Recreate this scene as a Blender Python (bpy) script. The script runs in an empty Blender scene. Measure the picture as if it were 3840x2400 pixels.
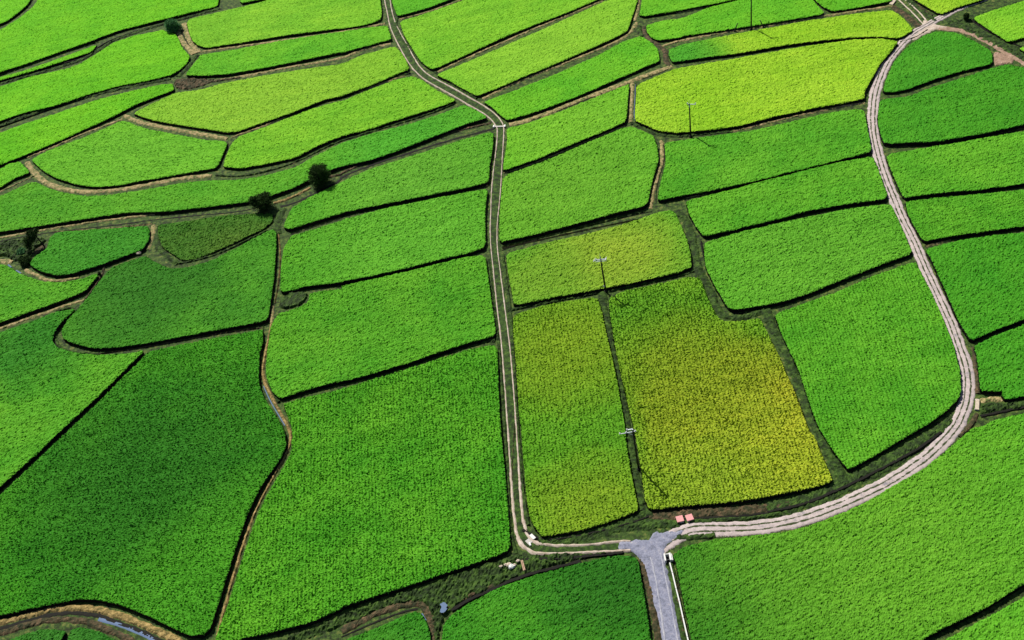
import bpy, math, random
import numpy as np
from mathutils import Vector, Matrix
random.seed(7); RNG = np.random.default_rng(11)
S = bpy.context.scene; COL = S.collection
R = math.radians

# ---------------------------------------------------------------- camera
H = 175.0; F = 4500.0; TH = R(43.5); RO = R(10.7)
r_ = np.array([1., 0, 0]); fw = np.array([0, math.cos(TH), -math.sin(TH)]); u_ = np.cross(r_, fw)
CX = math.cos(RO)*r_ - math.sin(RO)*u_; CY = math.sin(RO)*r_ + math.cos(RO)*u_
cd = bpy.data.cameras.new('camera'); cam = bpy.data.objects.new('camera', cd); COL.objects.link(cam)
cd.sensor_width = 36; cd.lens = 36*F/3840; cd.clip_start = 1; cd.clip_end = 6000
M = Matrix(((CX[0], CY[0], -fw[0], 0), (CX[1], CY[1], -fw[1], 0), (CX[2], CY[2], -fw[2], H), (0, 0, 0, 1)))
cam.matrix_world = M; S.camera = cam
# ---------------------------------------------------------------- world, sun, exposure
SUN_EL = 50.0; SUN_AZ = -27.0          # azimuth from +Y towards +X
w = bpy.data.worlds.new('World'); S.world = w; w.use_nodes = True
nt = w.node_tree; nt.nodes.clear()
sky = nt.nodes.new('ShaderNodeTexSky'); sky.sky_type = 'NISHITA'; sky.sun_disc = False
sky.sun_elevation = R(SUN_EL); sky.sun_rotation = R(SUN_AZ)
bg = nt.nodes.new('ShaderNodeBackground'); bg.inputs[1].default_value = 0.05
wo = nt.nodes.new('ShaderNodeOutputWorld')
nt.links.new(sky.outputs[0], bg.inputs[0]); nt.links.new(bg.outputs[0], wo.inputs[0])
sl = bpy.data.lights.new('sun', 'SUN'); sl.energy = 4.6; sl.angle = R(0.5); sl.color = (1, 0.96, 0.88)
so = bpy.data.objects.new('sun', sl); COL.objects.link(so)
sd = Vector((math.sin(R(SUN_AZ))*math.cos(R(SUN_EL)), math.cos(R(SUN_AZ))*math.cos(R(SUN_EL)), math.sin(R(SUN_EL))))
so.rotation_euler = sd.to_track_quat('Z', 'Y').to_euler(); so.location = (0, 200, 120)
S.view_settings.view_transform = 'Standard'; S.view_settings.look = 'None'
S.view_settings.exposure = 0.75; S.view_settings.gamma = 1
S.render.engine = 'CYCLES'; S.cycles.max_bounces = 5; S.cycles.diffuse_bounces = 2; S.cycles.transparent_max_bounces = 4

# ---------------------------------------------------------------- surveying helpers
OFF = {'A': (0, 0), 'B': (1280, 0), 'C': (2560, 0), 'D': (0, 800), 'E': (1280, 800), 'F': (2560, 800),
       'G': (0, 1600), 'H': (1280, 1600), 'I': (2560, 1600)}
def W(x, y, z=0.0):
    d = fw*F + CX*(x-1920) - CY*(y-1200); t = (H-z)/-d[2]
    return np.array([0, 0, H]) + d*t
def pts(s, z=0.0):
    "survey notes -> ground points on the level z"
    out = []; off = (0, 0); k = 1280/2419.
    for tok in s.split():
        if tok in OFF: off = OFF[tok]; continue
        x, y = tok.split(',')
        out.append(W(off[0]+float(x)*k, off[1]+float(y)*k, z)[:2])
    return np.array(out)
def one(s, z=0.0):
    return pts(s, z)[0]

# ---------------------------------------------------------------- noise
def vnoise(x, y, seed=0):
    rg = np.random.default_rng(seed); T = rg.random((128, 128))
    xi = np.floor(x).astype(int); yi = np.floor(y).astype(int); fx = x-xi; fy = y-yi
    fx = fx*fx*(3-2*fx); fy = fy*fy*(3-2*fy); a = xi % 128; b = yi % 128; a1 = (a+1) % 128; b1 = (b+1) % 128
    return (T[a, b]*(1-fx)*(1-fy)+T[a1, b]*fx*(1-fy)+T[a, b1]*(1-fx)*fy+T[a1, b1]*fx*fy)*2-1

# ---------------------------------------------------------------- materials
def lin(c):
    return tuple(((v/255)/12.92 if v/255 <= .04045 else ((v/255+.055)/1.055)**2.4) for v in c)
K = 0.66; KS = 0.6
def node(nt, t, **kw):
    n = nt.nodes.new('ShaderNode'+t)
    for k, v in kw.items(): setattr(n, k, v)
    return n
def newmat(name):
    m = bpy.data.materials.new(name); m.use_nodes = True; m.node_tree.nodes.clear(); return m
def ramp(nt, fac, stops):
    n = node(nt, 'ValToRGB'); e = n.color_ramp.elements
    while len(e) < len(stops): e.new(0.5)
    for q, (p, c) in zip(e, stops): q.position = p; q.color = (*c, 1)
    nt.links.new(fac, n.inputs[0]); return n.outputs[0]
def noise(nt, vec, scale, detail=3, rough=.6):
    n = node(nt, 'TexNoise'); n.inputs['Scale'].default_value = scale; n.inputs['Detail'].default_value = detail
    n.inputs['Roughness'].default_value = rough; nt.links.new(vec, n.inputs['Vector']); return n.outputs[0]
def mixc(nt, f, a, b, mode='MIX'):
    n = node(nt, 'Mix', data_type='RGBA', blend_type=mode)
    for s, v in ((0, f), (6, a), (7, b)):
        if hasattr(v, 'is_output'): nt.links.new(v, n.inputs[s])
        else: n.inputs[s].default_value = v if s == 0 else (*v, 1)
    return n.outputs[2]
def mth(nt, op, a, b=None, clamp=False):
    n = node(nt, 'Math', operation=op); n.use_clamp = clamp
    for i, v in enumerate((a, b)):
        if v is None: continue
        if hasattr(v, 'is_output'): nt.links.new(v, n.inputs[i])
        else: n.inputs[i].default_value = v
    return n.outputs[0]
def finish(nt, col, rough=.7, trans=0.0, bump=None, spec=.25):
    p = node(nt, 'BsdfPrincipled'); p.inputs['Roughness'].default_value = rough
    p.inputs['Specular IOR Level'].default_value = spec
    if hasattr(col, 'is_output'): nt.links.new(col, p.inputs['Base Color'])
    else: p.inputs['Base Color'].default_value = (*col, 1)
    if bump is not None:
        b = node(nt, 'Bump'); b.inputs['Strength'].default_value = bump[1]; b.inputs['Distance'].default_value = bump[2]
        nt.links.new(bump[0], b.inputs['Height']); nt.links.new(b.outputs[0], p.inputs['Normal'])
    o = node(nt, 'OutputMaterial'); out = p.outputs[0]
    if trans:
        t = node(nt, 'BsdfTranslucent'); nt.links.new(col, t.inputs[0]) if hasattr(col, 'is_output') else None
        m = node(nt, 'MixShader'); m.inputs[0].default_value = trans
        nt.links.new(out, m.inputs[1]); nt.links.new(t.outputs[0], m.inputs[2]); out = m.outputs[0]
    nt.links.new(out, o.inputs[0])
def tone(c):
    f = 1.05 if c[0] < .6*c[1] else .985
    return tuple(K*v for v in lin((c[0]*f, c[1]*.99, c[2]*1.12)))
def crop_mat(name, c1, c2=None, blobs=(), ang=0.):
    """rice: two shades drifting in broad patches, fine leaf to leaf variation, riper blotches"""
    m = newmat(name); nt = m.node_tree; P = node(nt, 'NewGeometry').outputs['Position']
    a = tone(c1); b = tone(c2)
    f = noise(nt, P, 0.06, 4, .65)
    col = mixc(nt, ramp(nt, f, [(.36, (0, 0, 0)), (.64, (1, 1, 1))]), a, b)
    for (bp, rad, bc) in blobs:
        ctr = one(bp, .9); d = node(nt, 'VectorMath', operation='DISTANCE')
        nt.links.new(P, d.inputs[0]); d.inputs[1].default_value = (ctr[0], ctr[1], .9)
        q = mth(nt, 'ADD', mth(nt, 'DIVIDE', d.outputs['Value'], rad*1.75), mth(nt, 'MULTIPLY', mth(nt, 'SUBTRACT', noise(nt, P, .12, 6, .72), .5), .6))
        ff = mth(nt, 'SUBTRACT', 1.0, q, True)
        col = mixc(nt, mth(nt, 'MULTIPLY', mth(nt, 'SMOOTH_MIN', ff, .6), 1.5, True), col, tone(bc))
    mp = node(nt, 'Mapping'); mp.inputs['Rotation'].default_value = (0, 0, -ang); mp.inputs['Scale'].default_value = (1.1, 3.2, 2.)
    mp.vector_type = 'TEXTURE' if False else 'POINT'; nt.links.new(P, mp.inputs[0])
    st = node(nt, 'TexNoise'); st.inputs['Scale'].default_value = 1.25; st.inputs['Detail'].default_value = 4; st.inputs['Roughness'].default_value = .72
    st.inputs['Distortion'].default_value = .9; nt.links.new(mp.outputs[0], st.inputs['Vector'])
    m2 = node(nt, 'Mapping'); m2.inputs['Rotation'].default_value = (0, 0, -ang); m2.inputs['Scale'].default_value = (.1, .5, .3); nt.links.new(P, m2.inputs[0])
    col = mixc(nt, 1.0, col, ramp(nt, noise(nt, m2.outputs[0], 1.0, 5, .65), [(.32, (.82, .86, .8)), (.5, (1, 1, 1)), (.68, (1.18, 1.1, 1.15))]), 'MULTIPLY')
    col = mixc(nt, 1.0, col, ramp(nt, st.outputs[0], [(.28, (.42, .50, .4)), (.42, (.88, .92, .8)), (.55, (1.05, 1.03, 1.1)), (.7, (1.6, 1.36, 2.2))]), 'MULTIPLY')
    finish(nt, col, .7, .22, None, .04)
    return m
def stuff_mat(name, stops, scale=.8, rough=.85, trans=0., fine=6.0, bump=.6):
    m = newmat(name); nt = m.node_tree; P = node(nt, 'NewGeometry').outputs['Position']
    f = noise(nt, P, scale, 6, .72)
    col = ramp(nt, f, [(p, tuple(v*KS for v in lin(c))) for p, c in stops])
    g = noise(nt, P, fine, 3, .7)
    col = mixc(nt, 1.0, col, ramp(nt, g, [(.3, (.6, .6, .6)), (.7, (1.3, 1.3, 1.3))]), 'MULTIPLY')
    finish(nt, col, rough, trans, (g, bump, .1), .2)
    return m
MT = {}
MT['shade_dark'] = stuff_mat('shaded stalks and mud', [(.3, (14, 12, 8)), (.6, (26, 24, 14)), (.75, (40, 44, 20))], 2.0, bump=.3)  # stalks darkened to near-black: side shade put into the colour, shared with ditches
MT['soil'] = stuff_mat('wet soil', [(.3, (18, 24, 8)), (.42, (38, 52, 16)), (.53, (66, 96, 30)), (.63, (112, 118, 56)), (.74, (150, 134, 86))], .9)
MT['dry'] = stuff_mat('dry grass', [(.3, (64, 94, 38)), (.42, (108, 116, 62)), (.53, (170, 152, 102)), (.72, (214, 192, 144))], 1.1)
MT['gold'] = stuff_mat('straw grass', [(.3, (70, 84, 36)), (.43, (124, 108, 60)), (.56, (176, 150, 92)), (.75, (214, 190, 130))], 1.3)
MT['weed'] = stuff_mat('weeds', [(.3, (20, 30, 10)), (.45, (42, 64, 20)), (.58, (70, 102, 32)), (.68, (98, 128, 50)), (.8, (140, 142, 84))], .9, trans=.1)
MT['brown'] = stuff_mat('brown weeds', [(.3, (28, 40, 16)), (.45, (56, 58, 30)), (.57, (96, 80, 54)), (.68, (130, 104, 76)), (.8, (160, 130, 100))], 1.0)
MT['bare'] = stuff_mat('bare soil', [(.3, (128, 104, 84)), (.5, (168, 138, 116)), (.7, (196, 166, 146))], .7)
MT['gravel'] = stuff_mat('pale gravel', [(.3, (170, 150, 130)), (.5, (208, 190, 172)), (.7, (232, 218, 204))], 1.2, fine=9)
MT['grey'] = stuff_mat('grey gravel', [(.3, (104, 106, 116)), (.48, (142, 145, 166)), (.6, (162, 162, 178)), (.74, (200, 192, 190))], 1.3, fine=9)
def simple(name, c, rough=.6, metal=0., var=.15, spec=.3):
    m = newmat(name); nt = m.node_tree; P = node(nt, 'NewGeometry').outputs['Position']
    l = tuple(v*KS for v in lin(c)); f = noise(nt, P, 3.0, 5, .7)
    col = ramp(nt, f, [(.3, tuple(v*(1-var) for v in l)), (.7, tuple(v*(1+var) for v in l))])
    finish(nt, col, rough, 0, (noise(nt, P, 14, 3), .3, .02), spec); return m
MT['concrete'] = simple('weathered concrete', (205, 200, 192), .8)
MT['white'] = simple('white painted concrete', (238, 238, 232), .7, var=.08)
MT['pink'] = simple('faded pink paint', (232, 160, 158), .7, var=.12)
MT['pole'] = simple('near-black pole', (30, 27, 24), .8)  # one near-black tone for poles, posts and footings
MT['steel'] = simple('galvanised steel', (226, 234, 242), .45, var=.06)
MT['porcelain'] = simple('white porcelain', (240, 240, 240), .3, var=.05)
MT['wood'] = simple('weathered plank', (196, 160, 132), .8, var=.3)
MT['rock'] = simple('pale stone', (206, 190, 168), .9, var=.25)
MT['bark'] = simple('dark bark', (34, 28, 20), .9, var=.3)
MT['iron'] = simple('dark iron', (40, 42, 46), .5)
def water_mat():
    m = newmat('ditch water'); nt = m.node_tree; P = node(nt, 'NewGeometry').outputs['Position']
    finish(nt, tuple(v*KS for v in lin((104, 124, 156))), .55, 0, (noise(nt, P, 5, 2), .4, .05), .05); return m
MT['water'] = water_mat()
def leaf_mat(name, a, b, trans=.25):
    m = newmat(name); nt = m.node_tree; P = node(nt, 'NewGeometry').outputs['Position']
    col = ramp(nt, noise(nt, P, 1.6, 4, .7), [(.35, lin(a)), (.65, lin(b))]); finish(nt, col, .7, trans, None, .05); return m
def loop_mat(name, c, gfac):
    "gravel with thin lines of grass between the wheel lines"
    m = newmat(name); nt = m.node_tree; P = node(nt, 'NewGeometry').outputs['Position']
    uv = node(nt, 'UVMap', uv_map='uv'); sp = node(nt, 'SeparateXYZ'); nt.links.new(uv.outputs[0], sp.inputs[0])
    n1 = noise(nt, P, 1.0, 5, .7)
    g = ramp(nt, n1, [(.3, tuple(v*KS for v in lin((146, 140, 146)))), (.44, tuple(v*KS*.86 for v in lin(c))), (.55, tuple(v*KS for v in lin(c))), (.72, tuple(v*KS*1.15 for v in lin(c)))])
    gr = noise(nt, P, 7, 3, .7); g = mixc(nt, 1., g, ramp(nt, gr, [(.3, (.75, .75, .75)), (.7, (1.2, 1.2, 1.2))]), 'MULTIPLY')
    av = mth(nt, 'ABSOLUTE', mth(nt, 'ADD', sp.outputs[1], mth(nt, 'MULTIPLY', mth(nt, 'SUBTRACT', noise(nt, P, .3, 4, .6), .5), .12))); dd = mth(nt, 'ABSOLUTE', mth(nt, 'SUBTRACT', av, .33))
    band = mth(nt, 'SUBTRACT', 1.0, mth(nt, 'DIVIDE', dd, .17), True)
    edgew = mth(nt, 'ADD', av, mth(nt, 'MULTIPLY', mth(nt, 'SUBTRACT', noise(nt, P, 1.6, 5, .75), .5), .7)); edgew = mth(nt, 'MULTIPLY', mth(nt, 'SUBTRACT', edgew, .86), 9., True)
    brk = mth(nt, 'MULTIPLY', mth(nt, 'SUBTRACT', noise(nt, P, .7, 6, .8), .5), 9.0)
    f = mth(nt, 'ADD', mth(nt, 'MULTIPLY', band, 2.2), mth(nt, 'SUBTRACT', brk, gfac)); 
    f = mth(nt, 'MULTIPLY', mth(nt, 'MINIMUM', mth(nt, 'MAXIMUM', f, 0.0), 1.0), mth(nt, 'MULTIPLY', band, 3., True)); f = mth(nt, 'MAXIMUM', f, edgew)
    col = mixc(nt, f, g, tuple(v*KS for v in lin((58, 72, 34))))
    finish(nt, col, .9, 0, (gr, .5, .05), .2); return m
MT['loop'] = loop_mat('pale gravel with grass lines', (204, 188, 184), .5)

# ---------------------------------------------------------------- object helpers
def mesh_obj(name, V, faces, mat, uv=None, smooth=False, parent=None, loc=None):
    V = np.asarray(V, dtype=np.float32)
    if loc is not None: V = V - np.asarray(loc, dtype=np.float32)
    me = bpy.data.meshes.new(name)
    faces = np.asarray(faces, dtype=np.int32)
    me.vertices.add(len(V)); me.vertices.foreach_set('co', V.ravel())
    me.loops.add(faces.size); me.loops.foreach_set('vertex_index', faces.ravel())
    me.polygons.add(len(faces)); n = faces.shape[1]
    me.polygons.foreach_set('loop_start', np.arange(0, faces.size, n, dtype=np.int32))
    if uv is not None:
        l = me.uv_layers.new(name='uv'); l.data.foreach_set('uv', np.asarray(uv, dtype=np.float32)[faces.ravel()].ravel())
    me.update(calc_edges=True); me.validate()
    me.polygons.foreach_set('use_smooth', np.full(len(me.polygons), smooth)); me.update()
    me.materials.append(mat); o = bpy.data.objects.new(name, me); COL.objects.link(o)
    if loc is not None: o.location = loc
    if parent: o.parent = parent
    return o
def tag(o, label=None, cat=None, group=None, kind=None):
    for k, v in (('label', label), ('category', cat), ('group', group), ('kind', kind)):
        if v: o[k] = v
    return o
def empty(name, loc, rz=0):
    o = bpy.data.objects.new(name, None); COL.objects.link(o); o.location = loc; o.rotation_euler = (0, 0, rz); return o

def chaikin(P, n=1, closed=True, q=.22):
    for _ in range(n):
        if closed:
            A = P; B = np.roll(P, -1, 0)
            P = np.stack([A*(1-q)+B*q, A*q+B*(1-q)], 1).reshape(-1, 2)
        else:
            A = P[:-1]; B = P[1:]; mid = np.stack([A*(1-q)+B*q, A*q+B*(1-q)], 1).reshape(-1, 2)
            P = np.vstack([P[:1], mid, P[-1:]])
    return P
def inside(P, X, Y):
    res = np.zeros(X.shape, bool); A = P; B = np.roll(P, -1, 0)
    for (x1, y1), (x2, y2) in zip(A, B):
        if y1 == y2: continue
        c = ((y1 > Y) != (y2 > Y)); res ^= c & (X < (x2-x1)*(Y-y1)/(y2-y1)+x1)
    return res
def nearest(P, X):
    best = np.full(len(X), 1e9); Q = X.copy(); A = P; B = np.roll(P, -1, 0)
    for a, b in zip(A, B):
        ab = b-a; L = ab@ab
        if L < 1e-9: continue
        t = np.clip(((X-a)@ab)/L, 0, 1); q = a+t[:, None]*ab; d = ((X-q)**2).sum(1); m = d < best
        best[m] = d[m]; Q[m] = q[m]
    return Q, np.sqrt(best)
NSK = [0]
def grid(P, cell, ang, hfun, skirt=None, jit=.06):
    ca, sa = math.cos(ang), math.sin(ang); Rm = np.array([[ca, sa], [-sa, ca]])
    Q = P@Rm.T; lo = Q.min(0)-cell; hi = Q.max(0)+cell
    nx = int((hi[0]-lo[0])/cell)+1; ny = int((hi[1]-lo[1])/cell)+1
    cx = lo[0]+(np.arange(nx)+.5)*cell; cy = lo[1]+(np.arange(ny)+.5)*cell
    GX, GY = np.meshgrid(cx, cy, indexing='ij'); m = inside(Q, GX, GY)
    I, J = np.nonzero(m)
    if len(I) == 0: return None
    vid = lambda i, j: i*(ny+1)+j
    quad = np.stack([vid(I, J), vid(I+1, J), vid(I+1, J+1), vid(I, J+1)], 1)
    mp = np.pad(m, 1); cnt = mp[:-1, :-1].astype(int)+mp[1:, :-1]+mp[:-1, 1:]+mp[1:, 1:]
    used, inv = np.unique(quad, return_inverse=True); quad = inv.reshape(-1, 4)
    ui = used//(ny+1); uj = used % (ny+1)
    XY = np.stack([lo[0]+ui*cell, lo[1]+uj*cell], 1).astype(float)
    bnd = cnt[ui, uj] < 4
    nb, _ = nearest(Q, XY[bnd]); XY[bnd] = nb
    XY += RNG.normal(0, jit, XY.shape)*np.where(bnd, 1., 1.)[:, None]
    XYw = XY@Rm
    Z = hfun(XYw[:, 0], XYw[:, 1], XY[:, 0], XY[:, 1], bnd)
    V = np.column_stack([XYw, Z]); faces = quad
    if skirt is not None:
        e = np.concatenate([quad[:, [0, 1]], quad[:, [1, 2]], quad[:, [2, 3]], quad[:, [3, 0]]])
        key = np.sort(e, 1); _, idx, c = np.unique(key[:, 0].astype(np.int64)*len(V)+key[:, 1], return_index=True, return_counts=True)
        be = e[idx[c == 1]]; bv, binv = np.unique(be, return_inverse=True); binv = binv.reshape(-1, 2)
        mid = V[bv].copy(); low = V[bv].copy(); cen = V[:, :2].mean(0)
        mid[:, 2] = mid[:, 2]*.55; mid[:, :2] += RNG.normal(0, .08, (len(bv), 2))
        low[:, 2] = skirt
        nV = len(V); nb_ = len(bv)
        f1 = np.stack([be[:, 1], be[:, 0], nV+binv[:, 0], nV+binv[:, 1]], 1)
        f2 = np.stack([nV+binv[:, 1], nV+binv[:, 0], nV+nb_+binv[:, 0], nV+nb_+binv[:, 1]], 1)
        V = np.vstack([V, mid, low]); faces = np.vstack([quad, f1, f2]); NSK[0] = len(quad)
    return V, faces
def long_angle(P):
    Pc = []
    for a, b in zip(P, np.roll(P, -1, 0)):
        n = max(2, int(np.linalg.norm(b-a)/2)); Pc.append(a+(b-a)*np.linspace(0, 1, n)[:, None])
    X = np.vstack(Pc); X = X-X.mean(0); w_, v = np.linalg.eigh(X.T@X); d = v[:, 1]
    return math.atan2(d[1], d[0])

GREEN = dict(
    neon=((100, 196, 24), (118, 208, 30)), lime=((122, 196, 38), (142, 208, 44)), yel=((150, 206, 36), (168, 216, 46)),
    fresh=((94, 188, 34), (114, 200, 38)), mid=((82, 170, 34), (102, 184, 40)), deep=((64, 154, 30), (80, 168, 34)),
    dark=((50, 130, 22), (62, 142, 26)), olive=((92, 164, 32), (110, 176, 36)), gold=((102, 166, 34), (126, 182, 38)),
    weedy=((42, 88, 28), (64, 100, 34)))
nf = [0]
def field(s, colr, label, h=1.1, cell=None, grain=None, amp=1.0, blobs=(), holes=.03, name='rice_paddy', cat='rice paddy', group='rice paddies'):
    nf[0] += 1; sd_ = nf[0]
    far = float(np.hypot(*pts(s, h).mean(0))); h = h if h != 1.1 else (.8 if far > 270 else .98)
    P = chaikin(pts(s, h), 1, True, .12); 
    ang = long_angle(P) if grain is None else grain
    dist = math.hypot(P[:, 1].mean(), H)
    c = (cell or (0.30 if dist < 260 else .34))*.62
    def hf(x, y, gx, gy, b):
        z = vnoise(gx/1.1, gy/.36, sd_)*.10 + vnoise(gx/.6, gy/.3, sd_+50)*.08 + vnoise(x/4., y/4., sd_+90)*.06
        z += RNG.normal(0, .06, len(x)); z -= (RNG.random(len(x)) < holes)*RNG.uniform(.1, .35, len(x))
        if grain is not None and abs(grain-1.57) < .3: z += .075*np.cos(gy*2*math.pi/.62)
        z = z*amp*.88*float(np.clip(1.25-(dist-200)/260., .6, 1.05)) + h; z[b] -= np.abs(RNG.normal(0, .12, b.sum())); return z
    V, Fc = grid(P, c, ang, hf, 0.0, .05)
    cen = np.array([P[:, 0].mean(), P[:, 1].mean(), 0])
    c1, c2 = GREEN[colr] if isinstance(colr, str) else colr
    o = mesh_obj(name, V, Fc, crop_mat('rice leaves', c1, c2, blobs, ang), loc=cen)
    o.data.materials.append(MT['shade_dark']); mi = np.zeros(len(o.data.polygons), np.int32); mi[NSK[0]:] = 1; o.data.polygons.foreach_set('material_index', mi)  # skirt faces carry the shade of the crop sides as colour
    return tag(o, label, cat, group)

MERGE = {}
def add(kind, V, Fc, uv=None):
    MERGE.setdefault(kind, []).append((V, Fc, uv))
def flush(kind, name, mat, k, label=None, smooth=False):
    L = MERGE.pop(kind); n = 0; Vs = []; Fs = []; U = []
    for V, Fc, uv in L:
        Vs.append(V); Fs.append(Fc+n); n += len(V); U.append(uv if uv is not None else np.zeros((len(V), 2)))
    o = mesh_obj(name, np.vstack(Vs), np.vstack(Fs), mat, uv=np.vstack(U), smooth=smooth)
    return tag(o, label, None, None, k)
def ribbon(kind, s, width, mound=.15, amp=.06, base=.02, cell=.32, ragged=.25, n=1):
    P = pts(s); P = chaikin(P, 2, False, .25); sd_ = RNG.integers(1, 9999)
    d = np.r_[0, np.cumsum(np.linalg.norm(np.diff(P, axis=0), axis=1))]; L = d[-1]; m = max(3, int(L/cell))
    t = np.linspace(0, L, m); C = np.column_stack([np.interp(t, d, P[:, 0]), np.interp(t, d, P[:, 1])])
    T = np.gradient(C, axis=0); T /= np.linalg.norm(T, axis=1)[:, None]+1e-9; N = np.column_stack([-T[:, 1], T[:, 0]])
    wd = np.interp(t, np.linspace(0, L, len(width)), width) if hasattr(width, '__len__') else np.full(m, width)
    nc = max(3, int(wd.max()/cell)+2); vv = np.linspace(-1, 1, nc)
    rl = 1+ragged*vnoise(t/1.1, t*0+3, sd_)+ragged*.6*vnoise(t/.4, t*0+9, sd_); rr = 1+ragged*vnoise(t/1.2, t*0+7, sd_+1)+ragged*.6*vnoise(t/.4, t*0+5, sd_+1)
    V = []; U = []
    for v in vv:
        sc = rl if v > 0 else rr
        XY = C+N*(v*wd/2*sc)[:, None]
        Z = base+mound*(1-v*v)+amp*vnoise(XY[:, 0]/.6, XY[:, 1]/.6, sd_)*(1-abs(v)**3)+RNG.normal(0, amp*.35, m)*(1-abs(v)**4)
        if abs(v) == 1: Z = Z*0-.05
        V.append(np.column_stack([XY, Z])); U.append(np.column_stack([t, np.full(m, v)]))
    V = np.vstack(V); U = np.vstack(U); i, j = np.meshgrid(np.arange(nc-1), np.arange(m-1), indexing='ij'); i = i.ravel(); j = j.ravel()
    Fc = np.stack([i*m+j, i*m+j+1, (i+1)*m+j+1, (i+1)*m+j], 1)
    add(kind, V, Fc, U)
def patch(kind, s, h=.15, amp=.1, cell=.32, lump=.8, edge=-.05):
    P = chaikin(pts(s), 1); sd_ = RNG.integers(1, 9999); D = []
    for a, b in zip(P, np.roll(P, -1, 0)):
        n = max(1, int(np.linalg.norm(b-a)/.5)); D.append(a+(b-a)*np.linspace(0, 1, n, False)[:, None])
    P = np.vstack(D); P = P+RNG.normal(0, .16, P.shape)
    def hf(x, y, gx, gy, b):
        z = h+amp*vnoise(x/lump, y/lump, sd_)+amp*.5*vnoise(x/lump*2.3, y/lump*2.3, sd_+1)+RNG.normal(0, amp*.3, len(x)); z[b] = edge; return z
    V, Fc = grid(P, cell, .3, hf, None, .03); add(kind, V, Fc)
# ---------------------------------------------------------------- the ground
gv = np.array([[-3000, -600, 0], [3000, -600, 0], [3000, 5000, 0], [-3000, 5000, 0]], float)
tag(mesh_obj('ground', gv, [[0, 1, 2, 3]], MT['soil']), kind='structure')

# ---------------------------------------------------------------- rice fields
V_ = math.pi/2
field('A -300,-200 260,-200 215,0 185,40 120,95 50,145 0,168 -300,260', 'neon', 'bright green rice field in the top left corner, cut off by a dark curved ditch')
field('A 340,-200 265,0 230,50 150,115 0,212 -300,330 -300,600 0,508 160,460 400,375 640,290 850,212 1060,160 1250,112 1400,75 1540,42 1550,0 1565,-200', 'neon', 'large vivid green rice field above the long weedy ditch with the round bluish bush')
field('A -300,640 0,545 200,490 450,400 690,312 650,365 500,415 300,480 0,568 -300,660', 'neon', 'very thin pointed sliver of green rice squeezed between two dark ditches near the left edge', h=.8)
field('A -300,690 0,612 200,545 450,490 560,455 690,375 800,300 950,250 1090,225 1150,208 1240,240 1262,265 1290,335 1345,395 1330,440 1280,490 1210,530 1050,570 850,605 620,668 400,745 180,795 0,855 -300,970', 'neon', 'bright green rice field below the round bluish bush, rounded end against the tan forked path')
field('A -300,1060 0,940 130,890 400,800 700,700 900,650 1130,598 1220,590 1235,635 1100,685 950,745 800,825 600,915 400,1005 200,1090 0,1165 -300,1290', 'neon', 'long bright green strip of rice tapering rightwards to a brown weedy patch')
field('A -300,1310 0,1197 60,1160 140,1142 215,1220 100,1262 0,1325 -300,1440', 'fresh', "small wedge of green rice at the left edge, touching the shield-shaped field's left tip")
field('A 215,1130 350,1060 600,970 860,855 910,860 960,885 1060,915 1200,940 1350,970 1450,990 1590,1000 1612,1015 1540,1185 1400,1212 1200,1245 1000,1280 850,1310 680,1325 540,1305 400,1262 310,1213', 'fresh', 'shield-shaped green rice field with a bowed lower edge, left of the short straight brown ditch', blobs=(('A 1000,1150', 22, (112, 196, 44)),))
field('A 940,800 1240,655 1420,635 1560,592 1900,528 2200,480 2419,452 B 150,385 380,325 430,375 470,450 480,488 350,545 200,605 0,680 A 2300,705 2100,785 1900,855 1690,930 1600,937 1450,912 1200,872 1080,850 1000,825', 'lime', 'lime green boomerang-shaped rice field from the brown weedy patch to the middle track', blobs=(('A 1900,700', 30, (150, 204, 48)),))
field('A 1310,530 1400,415 1420,388 1650,352 2000,285 2300,238 B 0,222 150,200 325,178 345,240 355,275 200,318 0,372 A 2400,370 2200,412 1900,475 1600,525 1400,535', 'fresh', 'narrow green rice field running from the tan forked path to the middle track', h=.9)
field('A 1322,160 1350,130 1500,95 1700,50 1850,12 2000,-30 2500,-180 B 260,-200 278,0 288,90 280,130 230,158 150,178 0,202 A 2419,198 2000,252 1700,302 1465,338 1400,318 1365,290 1342,240', 'lime', 'wide lime green rice field with a rounded lower left corner above the tan forked path')
field('A 1700,22 1690,-100 1690,-200 2600,-200 2000,-45 1850,-8', 'fresh', 'sliver of green rice at the top edge, just right of the short grey-green path')
field('B 360,-200 1050,-200 790,-12 600,58 395,113 375,60 355,0', 'fresh', 'small green triangle of rice at the top edge, just right of the middle track')
field('B 412,150 600,92 870,0 1300,-180 2250,-180 1790,5 1600,88 1400,162 1150,262 900,380 650,492 620,478 560,430 500,340 440,240', 'lime', 'big lime green rice field right of the middle track where it first bends')
field('B 690,520 1000,390 1300,260 1550,150 1870,5 2060,-80 2110,-110 2100,0 2085,50 2058,130 2030,212 1975,248 1800,328 1550,437 1300,540 1100,625 960,680 850,622 760,568 680,535', 'lime', 'long slanted lime green rice field ending right in a rounded corner at a mossy bank', blobs=(('B 1500,300', 22, (146, 206, 48)),))
field('B 1005,720 1200,650 1500,530 1800,400 2000,290 2110,256 2140,262 2200,300 2245,350 2258,430 2200,453 2000,540 1700,670 1400,785 1175,850 1130,818 1070,760', 'fresh', 'bright green slanted rice field above the wide straw-coloured bank that meets the concrete road crossing')
field('B 1170,905 1290,880 1500,808 1800,688 2040,590 2038,620 2020,858 1900,912 1600,1035 1400,1120 1147,1208 1150,1150 1175,1000', 'fresh', 'green rice field just below the wide straw-coloured bank, left of the narrow upright tan path', blobs=(('B 1700,860', 16, (128, 196, 44)),))
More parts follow.
